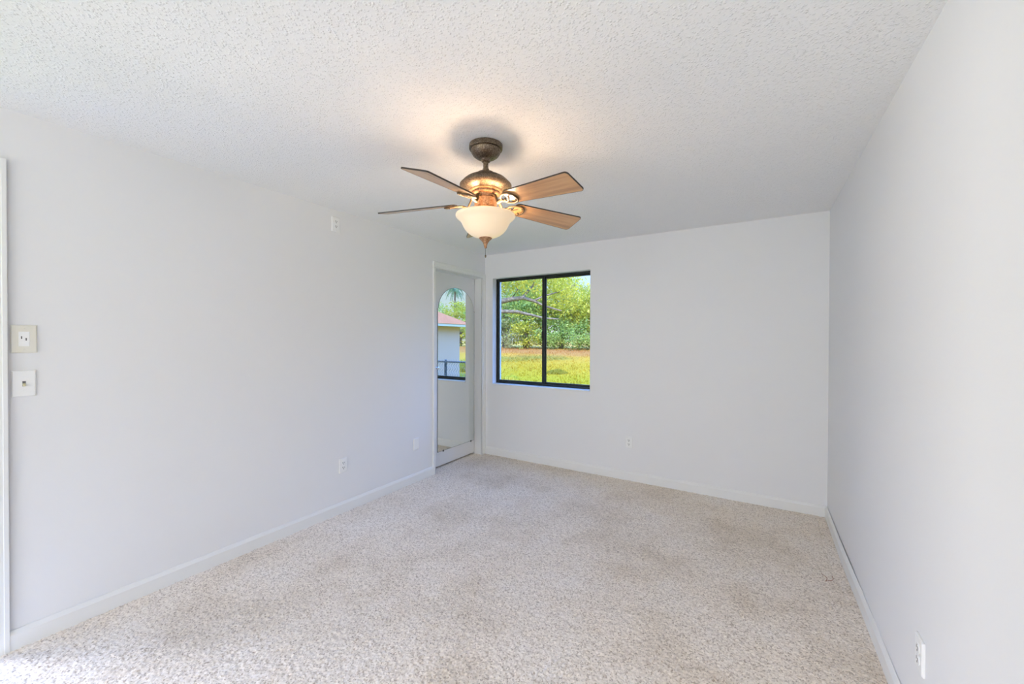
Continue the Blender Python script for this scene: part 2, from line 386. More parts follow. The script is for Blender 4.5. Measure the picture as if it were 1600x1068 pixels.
# fixed light on the left, sliding sash on the right
at(wn, frame(MB(), WX0 + 0.014, xm + 0.018, fz0 + 0.020, WZ1 - 0.020, FY0 + 0.012, FY0 + 0.030, 0.022, 0.034, 0.022, 0.016), 'sash', m_bronze, bevel=0.002)
at(wn, frame(MB(), xm - 0.010, WX1 - 0.012, fz0 + 0.020, WZ1 - 0.020, FY0 + 0.032, FY0 + 0.050, 0.036, 0.014, 0.024, 0.022), 'sash', m_bronze, bevel=0.002)
b = MB().box(WX0 + 0.030, xm - 0.010, FY0 + 0.019, FY0 + 0.023, fz0 + 0.036, WZ1 - 0.032); at(wn, b, 'pane', m_glass)
b = MB().box(xm + 0.020, WX1 - 0.022, FY0 + 0.039, FY0 + 0.043, fz0 + 0.038, WZ1 - 0.036); at(wn, b, 'pane', m_glass)
b = MB().box(xm - 0.016, xm - 0.004, FY0 - 0.002, FY0 + 0.013, 1.42, 1.50); at(wn, b, 'sash_latch', m_bronze, bevel=0.002)
b = MB().box(WX0, WX1, YB - 0.016, FY1 - 0.005, WZ0 - 0.004, WZ0 + 0.011); at(wn, b, 'window_sill', m_sill, bevel=0.003)

# ------------------------------------------------------------------ wall plates
def plate_root(name, loc, facing):
    """local frame: x across, y up the wall, z out of the wall"""
    o = empty(name, loc)
    Z = {'+x': Vector((1, 0, 0)), '-x': Vector((-1, 0, 0)), '-y': Vector((0, -1, 0))}[facing]
    Y = Vector((0, 0, 1)); X = Y.cross(Z)
    o.rotation_euler = Matrix((X, Y, Z)).transposed().to_euler(); return o
def plate(o, wd, ht, th, m, name='cover_plate'):
    mb = MB(); k = 0.004
    o0 = [(-wd / 2, -ht / 2), (wd / 2, -ht / 2), (wd / 2, ht / 2), (-wd / 2, ht / 2)]
    o1 = [(x - math.copysign(k, x), y - math.copysign(k, y)) for x, y in o0]
    vs = [(x, y, 0) for x, y in o0] + [(x, y, th * 0.55) for x, y in o0] + [(x, y, th) for x, y in o1]
    fs = [(3, 2, 1, 0), (8, 9, 10, 11)] + [(i, (i + 1) % 4, 4 + (i + 1) % 4, 4 + i) for i in range(4)] + [(4 + i, 4 + (i + 1) % 4, 8 + (i + 1) % 4, 8 + i) for i in range(4)]
    mb.add(vs, fs); return mb.build(name, m, o, bevel=0.0008)
def screw(o, x, y, z, m):
    mb = MB(); mb.lathe([(0.0034, 0), (0.0034, 0.0008), (0.0022, 0.0014), (0.0, 0.0015)], 12, Matrix.Translation((x, y, z)))
    mb.box(-0.0026, 0.0026, -0.0004, 0.0004, 0.0014, 0.0017, Matrix.Translation((x, y, z))); return mb.build('screw', m, o)
def duplex(loc, facing, label, slot=m_slot, th=0.007, m=m_plate):
    o = plate_root('electrical_outlet', loc, facing); tag(o, label, 'electrical outlet', 'duplex outlets on the white walls')
    plate(o, 0.072, 0.116, th, m)
    for s in (1, -1):
        cyy = 0.0195 * s
        poly = []
        for k in range(40):
            t = 2 * PI * k / 40; poly.append((0.0172 * math.cos(t), cyy + max(-0.0142, min(0.0142, 0.0172 * math.sin(t)))))
        mb = MB().prism(poly, th - 0.001, th + 0.0022); rc = mb.build('receptacle', m, o)
        mb = MB().box(-0.0084, -0.0048, cyy - 0.0015, cyy + 0.0095, th + 0.002, th + 0.0026).box(0.0048, 0.0082, cyy - 0.001, cyy + 0.0085, th + 0.002, th + 0.0026)
        mb.lathe([(0.0034, 0), (0.0034, 0.0006)], 14, Matrix.Translation((0, cyy - 0.0075, th + 0.002)))
        mb.build('slots', slot, rc)
    screw(o, 0, 0, th, m)
    return o
duplex((XL, 2.042, 0.380), '+x', 'white duplex outlet low on left wall above the baseboard')
duplex((XL, 1.976, 2.323), '+x', 'white duplex outlet high on left wall, just below the ceiling', m_slotgrey, 0.009)
duplex((-1.097, YB, 0.378), '-y', 'white duplex outlet low on back wall, right of the window')
duplex((XR, 1.880, 0.345), '-x', 'white outlet plate low on right wall at bottom picture edge', m_slotgrey, 0.009)
o = plate_root('blank_cover_plate', (XL, 2.862, 0.372), '+x'); tag(o, 'small white blank cover plate low on left wall beside the closet door', 'wall plate')
plate(o, 0.072, 0.116, 0.007, m_plate); screw(o, 0, 0.042, 0.007, m_plate); screw(o, 0, -0.042, 0.007, m_plate)
# slide control above, toggle switch below
o = plate_root('slide_control', (XL, 0.384, 1.408), '+x'); tag(o, 'ivory wall control plate with two slider slots above the toggle switch', 'wall control')
plate(o, 0.079, 0.128, 0.007, m_ivory)
ins = MB().box(-0.0165, 0.0165, -0.0335, 0.0335, 0.005, 0.0085).build('control_insert', m_plate, o, bevel=0.0012)
MB().box(-0.0095, -0.0060, 0.001, 0.0125, 0.0083, 0.0089).box(0.0040, 0.0075, -0.007, 0.0045, 0.0083, 0.0089).build('slider_slot', m_slot, ins)
MB().box(-0.0092, -0.0063, 0.0055, 0.0085, 0.0089, 0.0115).build('slider_tab', m_slotgrey, ins)
MB().box(0.0043, 0.0072, -0.003, 0.0, 0.0089, 0.0115).build('slider_tab', m_slotgrey, ins)
screw(o, 0, 0.048, 0.007, m_ivory); screw(o, 0, -0.048, 0.007, m_ivory)
o = plate_root('toggle_switch', (XL, 0.383, 1.203), '+x'); tag(o, 'white light switch plate with aged ivory toggle below the slider control', 'light switch')
plate(o, 0.073, 0.121, 0.007, m_plate)
MB().box(-0.0052, 0.0052, -0.012, 0.012, 0.0066, 0.0074).build('toggle_slot', m_slotgrey, o)
tg = MB(); tg.add([(-0.0045, -0.010, 0.006), (0.0045, -0.010, 0.006), (0.0045, 0.003, 0.006), (-0.0045, 0.003, 0.006), (-0.0036, -0.012, 0.019), (0.0036, -0.012, 0.019), (0.0036, -0.005, 0.021), (-0.0036, -0.005, 0.021)],
     [(0, 3, 2, 1), (4, 5, 6, 7), (0, 1, 5, 4), (1, 2, 6, 5), (2, 3, 7, 6), (3, 0, 4, 7)]); tg.build('toggle', m_toggle, o, bevel=0.0012)
screw(o, 0, 0.030, 0.007, m_plate); screw(o, 0, -0.030, 0.007, m_plate)

# loose thread on the carpet near the right wall
pts = []
for t in np.linspace(0, 1, 22):
    pts.append((0.335 + 0.045 * t + 0.012 * math.sin(9 * t), 3.02 - 0.10 * math.sin(2.6 * t) + 0.05 * t * t, 0.006 + 0.004 * math.sin(7 * t) ** 2))
tag(MB().tube(pts, 0.0016, 6).build('loose_thread', new_mat('red_brown_thread', (0.30, 0.13, 0.07), 0.9)),
    'loose reddish brown thread lying on the carpet near the right wall', 'thread')

# ------------------------------------------------------------------ ceiling fan with lit bowl
fan = empty('ceiling_fan', (-1.235, 1.734, H), (0.0126, 0.0111, 0))
tag(fan, 'bronze five-blade ceiling fan with oak blades and lit glass bowl', 'ceiling fan')
MB().lathe([(0.060, 0.001), (0.088, 0.0), (0.0885, -0.004), (0.0885, -0.021), (0.0870, -0.0235), (0.0785, -0.0245), (0.0785, -0.0265), (0.0800, -0.029), (0.077, -0.040), (0.067, -0.055), (0.052, -0.066),
            (0.040, -0.071), (0.034, -0.073), (0.026, -0.074), (0.023, -0.078), (0.023, -0.086), (0.018, -0.090), (0.010, -0.091)], 56).build('canopy', m_fanmetal, fan, smooth=28)
MB().lathe([(0.0135, -0.085), (0.0135, -0.124), (0.0175, -0.125), (0.0175, -0.140), (0.014, -0.146), (0.010, -0.150)], 32).build('downrod', m_fanmetal, fan, smooth=28)
MB().lathe([(0.014, -0.138), (0.030, -0.140), (0.044, -0.145), (0.052, -0.151), (0.054, -0.157), (0.060, -0.159), (0.082, -0.166), (0.104, -0.178), (0.120, -0.191), (0.128, -0.201),
            (0.129, -0.204), (0.134, -0.206), (0.1375, -0.211), (0.1375, -0.216), (0.131, -0.224), (0.116, -0.232), (0.096, -0.239), (0.084, -0.242)], 72).build('motor_housing', m_fanmetal, fan, smooth=28)
MB().lathe([(0.060, -0.236), (0.084, -0.238), (0.088, -0.243), (0.084, -0.247), (0.076, -0.249), (0.076, -0.258), (0.072, -0.263), (0.060, -0.266), (0.058, -0.280), (0.050, -0.284)], 64).build('motor_ring', m_copper, fan, smooth=28)
MB().lathe([(0.045, -0.278), (0.060, -0.280), (0.062, -0.285), (0.060, -0.290), (0.059, -0.330), (0.062, -0.334), (0.060, -0.340), (0.030, -0.342)], 56).build('switch_housing', m_copper, fan, smooth=28)
# frosted bowl, open at the top, thin wall
outer = [(0.1580, -0.368), (0.1585, -0.373), (0.1565, -0.379), (0.150, -0.386), (0.141, -0.393), (0.132, -0.402), (0.1255, -0.414), (0.119, -0.428), (0.110, -0.443), (0.098, -0.457), (0.082, -0.470), (0.062, -0.480), (0.040, -0.487), (0.018, -0.490), (0.004, -0.490)]
inner = [(r_ - 0.004 if r_ > 0.01 else 0.004, z_ + 0.0042) for r_, z_ in reversed(outer)]
inner[-1] = (0.1535, -0.366)
prof = outer + inner
bowl = MB(); bowl.lathe(prof, 72, cap=False)
ns, npf = 72, len(prof)
bowl.f += [((npf - 1) * ns + k, k, (k + 1) % ns, (npf - 1) * ns + (k + 1) % ns) for k in range(ns)]
bowl.build('lamp_bowl', m_bowl, fan, smooth=35)
MB().lathe([(0.006, -0.484), (0.034, -0.487), (0.035, -0.490), (0.031, -0.495), (0.022, -0.503), (0.014, -0.513), (0.010, -0.522), (0.009, -0.530), (0.0075, -0.533), (0.0085, -0.537), (0.006, -0.542), (0.001, -0.544)], 36).build('finial', m_copper, fan, smooth=35)
def chain(pts, r, fob=True):
    mb = MB()
    P = [Vector(p) for p in pts]; tot = sum((P[i + 1] - P[i]).length for i in range(len(P) - 1)); nb = int(tot / 0.0045)
    mb.tube(pts, r * 0.5, 6)
    for k in range(nb):
        s_ = (k + 0.5) / nb * tot; i = 0
        while s_ > (P[i + 1] - P[i]).length and i < len(P) - 2: s_ -= (P[i + 1] - P[i]).length; i += 1
        c = P[i] + (P[i + 1] - P[i]).normalized() * s_
        mb.lathe([(0.0, -r), (r * 0.75, -r * 0.65), (r, 0), (r * 0.75, r * 0.65), (0.0, r)], 8, Matrix.Translation(c))
    o = mb.build('pull_chain', m_clip, fan)
    if fob: MB().lathe([(0.001, 0.004), (0.0035, 0.002), (0.0045, -0.004), (0.004, -0.010), (0.001, -0.013)], 14, Matrix.Translation(P[-1])).build('chain_fob', m_fanmetal, o, smooth=40)
    return o
chain([(0, 0, -0.540), (0.0005, 0, -0.580)], 0.0016)

BW, RT, BPH, PIT, DRO = 0.0732, 0.582, 0.5636, -0.2714, 0.0658
def rounded(poly, rad, seg=6):
    out = []; n = len(poly)
    for i in range(n):
        p = Vector(poly[i]); a = Vector(poly[i - 1]); c = Vector(poly[(i + 1) % n]); r_ = rad[i]
        if r_ <= 0: out.append(tuple(p)); continue
        d1 = (a - p).normalized() * r_; d2 = (c - p).normalized() * r_
        for k in range(seg + 1):
            t = k / seg; q = (p + d1) * (1 - t) ** 2 + p * 2 * t * (1 - t) + (p + d2) * t * t; out.append(tuple(q))
    return out
outline = rounded([(0.165, -0.052), (0.30, -0.0585), (RT, -BW), (RT, BW), (0.30, 0.0585), (0.165, 0.052)], [0.03, 0, 0.02, 0.02, 0, 0.03])
for k, deg in enumerate((27, 99, 171, 243, 315)):
    an = math.radians(deg) + BPH
    Mb = Matrix.Translation((0, 0, -0.2986)) @ Matrix.Rotation(an, 4, 'Z') @ Matrix.Rotation(math.atan(DRO), 4, 'Y') @ Matrix.Rotation(PIT, 4, 'X')
    mb = MB().prism(outline, -0.003, 0.003)
    bl = mb.build('fan_blade', m_wood, fan)
    bl.matrix_local = Mb                                   # keeps grain along the blade
    edge = []
    n = len(outline)
    ins = [(x + (0.0012 if x < 0.3 else -0.0012), y - math.copysign(0.0012, y)) for x, y in outline]
    vs = [(x * 1.0, y, z) for z in (-0.0034, 0.0034) for x, y in outline]
    em = MB(); vs = []
    for x, y in outline: vs.append((x, y))
    def off(poly, d):
        out = []; n = len(poly)
        for i in range(n):
            a = Vector(poly[i - 1]); c = Vector(poly[(i + 1) % n]); t = (c - a).normalized(); out.append((poly[i][0] + t.y * d, poly[i][1] - t.x * d))
        return out
    o1 = off(outline, 0.0008); i1 = off(outline, -0.0010)
    ring = [(x, y, -0.0034) for x, y in i1] + [(x, y, -0.0034) for x, y in o1] + [(x, y, 0.0034) for x, y in o1] + [(x, y, 0.0034) for x, y in i1]
    fs = []
    for q in range(4):
        for i in range(n):
            fs.append((q * n + i, q * n + (i + 1) % n, ((q + 1) % 4) * n + (i + 1) % n, ((q + 1) % 4) * n + i))
    em.add(ring, fs); em.build('blade_edge', m_bladeedge, bl)
    # blade iron: arm from the motor, open oval loop under the blade root, inner scroll
    br = MB(); z0 = -0.0085
    Minv = Mb.inverted()
    hub = Minv @ (Matrix.Rotation(an, 4, 'Z') @ Vector((0.052, 0, -0.272)))
    hub2 = Minv @ (Matrix.Rotation(an, 4, 'Z') @ Vector((0.075, 0, -0.279)))
    br.tube([hub, hub2, (0.098, 0.004, z0 - 0.010), (0.118, 0.0, z0 - 0.004), (0.136, 0, z0 - 0.001)], [0.010, 0.010, 0.0095, 0.010, 0.009], 10, flat=0.6)
    loop = [(0.176 + 0.048 * math.cos(t), 0.042 * math.sin(t) * (1.0 + 0.18 * math.cos(t)), z0) for t in np.linspace(0, 2 * PI, 36, endpoint=False)]
    br.tube(loop, 0.0062, 10, closed=True, flat=0.75)
    scr = [(0.132 + 0.052 * t, 0.018 * math.sin(PI * t * 1.3), z0) for t in np.linspace(0, 1, 12)]
    br.tube(scr, [0.007 - 0.003 * t for t in np.linspace(0, 1, 12)], 8, flat=0.7)
    for sx_, sy_ in ((0.205, 0.026), (0.205, -0.026), (0.150, 0.0)):
        br.lathe([(0.0055, z0 + 0.006), (0.0055, z0 - 0.003), (0.003, z0 - 0.0058), (0.0, z0 - 0.006)], 12, Matrix.Translation((sx_, sy_, 0)))
    bi = br.build('blade_bracket', m_brass, bl, smooth=45)
for ang in (0.5, 0.5 + PI):
    d = add_light('fan_bulb', 'POINT', (0.075 * math.cos(ang), 0.075 * math.sin(ang), -0.402), 4.4, (1.0, 0.76, 0.52), shadow_soft_size=0.04); d.parent = fan

# ================================================================== OUTSIDE
def gz(y): return -0.25 + 0.78 * min(1.0, max(0.0, (y - 13.0) / 20.0)) ** 1.15
m_ground = new_mat('mown_field', (0.4, 0.4, 0.1), 0.95, spec=0.05)
t_ = nd(m_ground, 'ShaderNodeTexCoord'); s_ = nd(m_ground, 'ShaderNodeSeparateXYZ'); lk(m_ground, t_.outputs['Object'], s_.inputs[0])
nn = nd(m_ground, 'ShaderNodeTexNoise'); nn.inputs['Scale'].default_value = 0.22; nn.inputs['Detail'].default_value = 5
lk(m_ground, t_.outputs['Object'], nn.inputs['Vector'])
ma = nd(m_ground, 'ShaderNodeMath', operation='MULTIPLY_ADD'); ma.inputs[1].default_value = 9.0; lk(m_ground, nn.outputs['Fac'], ma.inputs[0]); lk(m_ground, s_.outputs['Y'], ma.inputs[2])
mr_ = nd(m_ground, 'ShaderNodeMapRange'); mr_.inputs['From Min'].default_value = 10; mr_.inputs['From Max'].default_value = 42; lk(m_ground, ma.outputs[0], mr_.inputs[0])
rg = nd(m_ground, 'ShaderNodeValToRGB'); els = rg.color_ramp.elements
els[0].position = 0.0; els[0].color = (0.25, 0.245, 0.011, 1); els[1].position = 1.0; els[1].color = (0.52, 0.30, 0.065, 1)
for p_, c_ in ((0.30, (0.33, 0.25, 0.013)), (0.45, (0.42, 0.265, 0.020)), (0.60, (0.48, 0.26, 0.034)), (0.68, (0.42, 0.19, 0.044)), (0.80, (0.42, 0.18, 0.050)), (0.86, (0.60, 0.33, 0.070))):
    q = els.new(p_); q.color = (*c_, 1)
lk(m_ground, mr_.outputs[0], rg.inputs[0])
_, r2 = noise_ramp(m_ground, t_.outputs['Object'], 5.0, [(0.3, (0.72, 0.75, 0.6)), (0.5, (1, 1, 1)), (0.7, (1.2, 1.15, 1.05))], 6, 0.7)
mx = nd(m_ground, 'ShaderNodeMix', data_type='RGBA', blend_type='MULTIPLY'); mx.inputs['Factor'].default_value = 1.0
lk(m_ground, rg.outputs[0], mx.inputs[6]); lk(m_ground, r2.outputs[0], mx.inputs[7]); lk(m_ground, mx.outputs[2], pb(m_ground).inputs['Base Color'])
nb_ = nd(m_ground, 'ShaderNodeTexNoise'); nb_.inputs['Scale'].default_value = 9; nb_.inputs['Detail'].default_value = 6; lk(m_ground, t_.outputs['Object'], nb_.inputs['Vector'])
bump(m_ground, nb_.outputs['Fac'], 0.8, 0.12)
gxs = np.linspace(-70, 90, 81); gys = np.concatenate([np.linspace(-30, 4, 6), np.linspace(6, 60, 70), np.linspace(70, 220, 8)])
GX, GY = np.meshgrid(gxs, gys); GZ = np.vectorize(gz)(GY) + 0.03 * np.sin(GX * 0.9) * np.cos(GY * 0.7) * (GY > 9)
idx = np.arange(GX.size).reshape(GX.shape)
Fq = np.stack([idx[:-1, :-1], idx[:-1, 1:], idx[1:, 1:], idx[1:, :-1]], -1).reshape(-1, 4)
struct(np_mesh('ground', np.stack([GX, GY, GZ], -1).reshape(-1, 3), Fq, m_ground, smooth=True))

def leaf_mat(name, c0, c1, c2, scale=0.9):
    m = new_mat(name, c1, 0.55, spec=0.3)
    t = nd(m, 'ShaderNodeTexCoord'); _, r = noise_ramp(m, t.outputs['Object'], scale, [(0.34, c0), (0.5, c1), (0.66, c2)], 5, 0.75)
    lk(m, r.outputs[0], pb(m).inputs['Base Color'])
    tl = nd(m, 'ShaderNodeBsdfTranslucent'); lk(m, r.outputs[0], tl.inputs[0])
    mxx = nd(m, 'ShaderNodeMixShader'); mxx.inputs[0].default_value = 0.4
    out = m.node_tree.nodes['Material Output']; lk(m, pb(m).outputs[0], mxx.inputs[1]); lk(m, tl.outputs[0], mxx.inputs[2]); lk(m, mxx.outputs[0], out.inputs[0])
    return m
m_leaf_y = leaf_mat('yellow_green_leaves', (0.28, 0.31, 0.035), (0.52, 0.49, 0.05), (0.74, 0.62, 0.09))
m_leaf_g = leaf_mat('mid_green_leaves', (0.18, 0.30, 0.07), (0.33, 0.43, 0.09), (0.52, 0.54, 0.12))
m_leaf_d = leaf_mat('grey_green_leaves', (0.24, 0.29, 0.11), (0.40, 0.42, 0.16), (0.56, 0.53, 0.22))
m_palm = leaf_mat('palm_fronds', (0.13, 0.22, 0.09), (0.20, 0.32, 0.14), (0.30, 0.40, 0.18))
m_bark = new_mat('grey_bark', (0.36, 0.32, 0.28), 0.9, spec=0.1)
_, r = noise_ramp(m_bark, obj_coord(m_bark), 6, [(0.35, (0.13, 0.10, 0.075)), (0.65, (0.30, 0.24, 0.18))], 4); lk(m_bark, r.outputs[0], pb(m_bark).inputs['Base Color'])

def leaves(blobs, n, size, rng):
    """n leaf quads scattered through ellipsoids (cx,cy,cz,rx,ry,rz)"""
    B = np.array(blobs, float); wgt = B[:, 3] * B[:, 4] * B[:, 5]; wgt = wgt ** 0.8; wgt /= wgt.sum()
    pick = rng.choice(len(B), n, p=wgt); d = rng.normal(size=(n, 3)); d /= np.linalg.norm(d, axis=1)[:, None]
    rad = rng.random(n) ** 0.42
    # clumping: pull towards cluster centres
    cen = B[pick, :3] + d * rad[:, None] * B[pick, 3:6]
    nc = max(30, n // 22); ci = rng.integers(0, n, nc); cl = cen[ci]; which = rng.integers(0, nc, n)
    keep = rng.random(n) < 0.75
    cen = np.where(keep[:, None], cl[which] + rng.normal(size=(n, 3)) * size * 2.0, cen)
    a = rng.normal(size=(n, 3)); a /= np.linalg.norm(a, axis=1)[:, None]
    bb = np.cross(a, rng.normal(size=(n, 3))); bb /= np.linalg.norm(bb, axis=1)[:, None]
    L = size * (0.6 + 0.8 * rng.random(n))[:, None]; W = L * 0.42
    nrm = np.cross(a, bb)
    v = np.stack([cen - a * L, cen + bb * W + nrm * L * 0.12, cen + a * L, cen - bb * W + nrm * L * 0.12], 1).reshape(-1, 3)
    f = np.arange(4 * n).reshape(n, 4); return v, f
def tree(name, label, cat, x, y, blobs, n, size, ml, limbs, group=None, seed=0):
    """blobs / limbs relative to the foot of the trunk"""
    rng = np.random.default_rng(seed + 100)
    o = empty(name, (x, y, gz(y))); tag(o, label, cat, group)
    v, f = leaves(blobs, n, size, rng); np_mesh('foliage', v, f, ml, o)
    tb = MB()
    for pts, r0, r1 in limbs:
        k = len(pts); tb.tube(pts, [r0 + (r1 - r0) * i / (k - 1) for i in range(k)], 9)
    tb.build('trunk', m_bark, o, smooth=60)
    return o
def auto_limbs(blobs, r0, hfork, rng):
    L = [([(0, 0, -0.1), (0.05, 0.03, hfork * 0.5), (0, 0, hfork)], r0, r0 * 0.75)]
    for bx, by, bz, rx, ry, rz in blobs:
        L.append(([(0, 0, hfork * 0.85), (bx * 0.4 + rng.normal() * 0.1, by * 0.4, hfork + (bz - hfork) * 0.5), (bx * 0.85, by * 0.85, bz), (bx + rx * 0.4, by, bz + rz * 0.5)], r0 * 0.5, r0 * 0.10))
    return L

# large spreading tree: trunk left of the window view, grey limbs reach across the left pane
rngm = np.random.default_rng(3)
bx0, by0 = -14.6, 17.4; g0 = gz(by0)
def rel(p): return (p[0] - bx0, p[1] - by0, p[2] - g0)
limbs = [([(0, 0, -0.1), (0.1, 0.1, 1.4), (0.15, 0.2, 2.6)], 0.34, 0.26),
         ([rel(p) for p in ((-14.5, 17.5, 2.2), (-13.2, 17.9, 3.1), (-12.3, 18.3, 3.42), (-11.5, 18.7, 3.60), (-11.0, 19.0, 3.66), (-10.5, 19.3, 3.50), (-10.0, 19.6, 3.22), (-9.2, 20.1, 2.95))], 0.20, 0.035),
         ([rel(p) for p in ((-14.5, 17.6, 2.0), (-13.0, 18.0, 2.75), (-12.2, 18.4, 2.93), (-11.3, 18.8, 2.90), (-10.6, 19.2, 2.72), (-10.0, 19.6, 2.55), (-9.3, 20.0, 2.50))], 0.16, 0.03),
         ([rel(p) for p in ((-11.1, 19.0, 3.62), (-10.85, 19.2, 4.0), (-10.6, 19.4, 4.35), (-10.5, 19.5, 4.9))], 0.09, 0.03),
         ([rel(p) for p in ((-11.6, 18.7, 3.58), (-11.3, 18.9, 4.1), (-11.4, 18.9, 4.8))], 0.06, 0.02),
         ([rel(p) for p in ((-10.5, 19.3, 3.5), (-10.0, 19.5, 3.75), (-9.3, 20.0, 4.0), (-8.6, 20.6, 4.4))], 0.06, 0.02),
         ([rel(p) for p in ((-14.4, 17.6, 2.4), (-14.0, 17.6, 3.8), (-13.6, 17.7, 5.2))], 0.16, 0.05)]
blobs = [rel(c) + r_ for c, r_ in (((-11.4, 19.2, 4.75), (1.7, 1.4, 0.95)), ((-9.6, 20.4, 4.75), (1.7, 1.4, 1.2)), ((-8.9, 20.8, 3.75), (1.25, 1.2, 0.9)), ((-12.9, 18.0, 5.2), (2.0, 1.6, 1.3)),
                                   ((-15.0, 17.2, 5.0), (2.2, 2.0, 1.4)), ((-10.4, 20.0, 5.9), (2.2, 1.6, 0.8)), ((-11.4, 19.6, 2.75), (1.0, 1.0, 0.30)), ((-13.2, 18.0, 6.2), (2.4, 1.8, 0.9)))]
tree('spreading_tree', 'nearest big tree with grey limbs crossing the left window pane', 'tree', bx0, by0, blobs, 13000, 0.075, m_leaf_y, limbs, None, 1)

def auto_tree(name, label, x, y, h, wd, n, size, ml, seed, group, cat='tree', low=0.15):
    rng = np.random.default_rng(seed); bl = []
    for k in range(6):
        a = 2 * PI * k / 6 + rng.random(); rr = wd * (0.25 + 0.25 * rng.random())
        bl.append((rr * math.cos(a), rr * math.sin(a), h * (low + (0.92 - low) * (0.25 + 0.6 * rng.random())), wd * 0.36, wd * 0.36, h * (0.20 + 0.06 * rng.random())))
    bl.append((0, 0, h * 0.80, wd * 0.38, wd * 0.38, h * 0.2)); bl.append((0, 0, h * (low + 0.22), wd * 0.5, wd * 0.45, h * 0.22))
    return tree(name, label, cat, x, y, bl, n, size, ml, auto_limbs(bl[:6], 0.035 * h, h * 0.35, rng), group, seed)
G1 = 'trees along the far edge of the field'
for i, (x, y, h, wd, n, sz, ml, lab) in enumerate([
    (-27.5, 34.0, 8.6, 6.0, 6000, 0.15, m_leaf_g, 'leafy far tree at left edge of the left window pane'),
    (-23.4, 36.5, 9.4, 6.2, 6500, 0.15, m_leaf_d, 'grey green far tree behind the left window pane'),
    (-19.7, 34.5, 8.8, 5.6, 6500, 0.15, m_leaf_g, 'mid green far tree behind the window centre bar'),
    (-16.2, 35.5, 7.9, 5.4, 6500, 0.15, m_leaf_y, 'yellow green far tree filling the right window pane'),
    (-12.4, 35.5, 5.9, 5.2, 6000, 0.15, m_leaf_y, 'yellow green far tree at right pane edge under open sky'),
    (-7.6, 37.0, 7.0, 5.6, 4500, 0.16, m_leaf_g, 'far tree just outside the right edge of the window')]):
    auto_tree('broad_tree', lab, x, y, h, wd, n, sz, ml, 20 + i, G1)
G2 = 'shrubs at the foot of the far trees'
for i, (x, y, h, wd, n, sz, ml, lab) in enumerate([
    (-24.0, 32.4, 2.6, 3.6, 2600, 0.12, m_leaf_y, 'leftmost yellow green shrub at the foot of the far trees'),
    (-21.0, 32.8, 3.0, 3.6, 2600, 0.12, m_leaf_d, 'grey green shrub low in the left window pane'),
    (-18.3, 32.6, 2.5, 3.2, 2400, 0.12, m_leaf_y, 'pale shrub behind the window centre bar at field edge'),
    (-15.9, 33.0, 2.9, 3.2, 2600, 0.12, m_leaf_g, 'darker green rounded shrub low in the right window pane'),
    (-13.3, 32.8, 2.5, 3.0, 2400, 0.12, m_leaf_g, 'rightmost green shrub low in the right window pane'),
    (-10.6, 33.2, 2.6, 3.4, 2000, 0.12, m_leaf_d, 'shrub at field edge just right of the window view')]):
    auto_tree('shrub', lab, x, y, h, wd, n, sz, ml, 50 + i, G2, 'shrub', 0.02)
G3 = 'trees seen in the mirror'
LOW3 = 0.02
for i, (x, y, h, wd, n, sz, ml, lab) in enumerate([
    (18.5, 35.5, 4.8, 5.0, 3500, 0.16, m_leaf_g, 'green tree right of the neighbour house in the mirror'),
    (23.2, 36.0, 5.0, 5.4, 4000, 0.16, m_leaf_y, 'yellow green tree over the roof end in the mirror'),
    (28.0, 36.5, 5.2, 5.4, 4000, 0.16, m_leaf_g, 'green tree over the roof slope in the mirror'),
    (33.0, 37.0, 5.9, 5.4, 4000, 0.16, m_leaf_d, 'dark tree behind the roof at left mirror edge'),
    (13.5, 36.0, 5.0, 5.2, 2500, 0.17, m_leaf_d, 'grey green field edge tree beyond the fence end')]):
    auto_tree('field_edge_tree', lab, x, y, h, wd, n, sz, ml, 80 + i, G3, 'tree', LOW3)

# palm showing in the mirror's arch
px, py = 33.6, 47.5
pr = empty('palm_tree', (px, py, gz(py))); tag(pr, 'tall palm with drooping fronds showing in the mirror arch', 'palm tree')
PHt = 8.4
MB().tube([(0, 0, -0.1), (0.1, 0, PHt * 0.5), (0.05, 0.05, PHt)], [0.2, 0.16, 0.14], 12).build('trunk', m_bark, pr, smooth=60)
rng = np.random.default_rng(5)
for k in range(22):
    a = 2 * PI * k / 22 + rng.normal() * 0.12; lift = rng.uniform(-0.2, 1.0); Ln = rng.uniform(1.7, 2.3)
    fr_ = MB(); spine = []
    for t in np.linspace(0, 1, 10):
        r_ = Ln * (t - 0.25 * t * t) * 0.95; z = PHt + lift * 0.8 * math.sin(t * 1.8) - 1.5 * t ** 2.2
        spine.append(Vector((0.05 + r_ * math.cos(a), 0.05 + r_ * math.sin(a), z)))
    fr_.tube(spine, [0.03 - 0.002 * i for i in range(10)], 5)
    sd = Vector((-math.sin(a), math.cos(a), 0))
    for i in range(1, 10):
        for s in (1, -1):
            for q in range(3):
                p = spine[i - 1].lerp(spine[i], q / 3); tip = p + sd * s * 0.34 * (1.1 - i / 14) + Vector((math.cos(a) * 0.12, math.sin(a) * 0.12, -0.42 + 0.02 * i)); dv = (spine[i] - spine[i - 1]).normalized() * 0.035
                fr_.add([p - dv, p + dv, tip + Vector((0, 0, 0.01)), tip], [(0, 1, 2), (0, 2, 3)])
    fr_.build('frond', m_palm, pr)

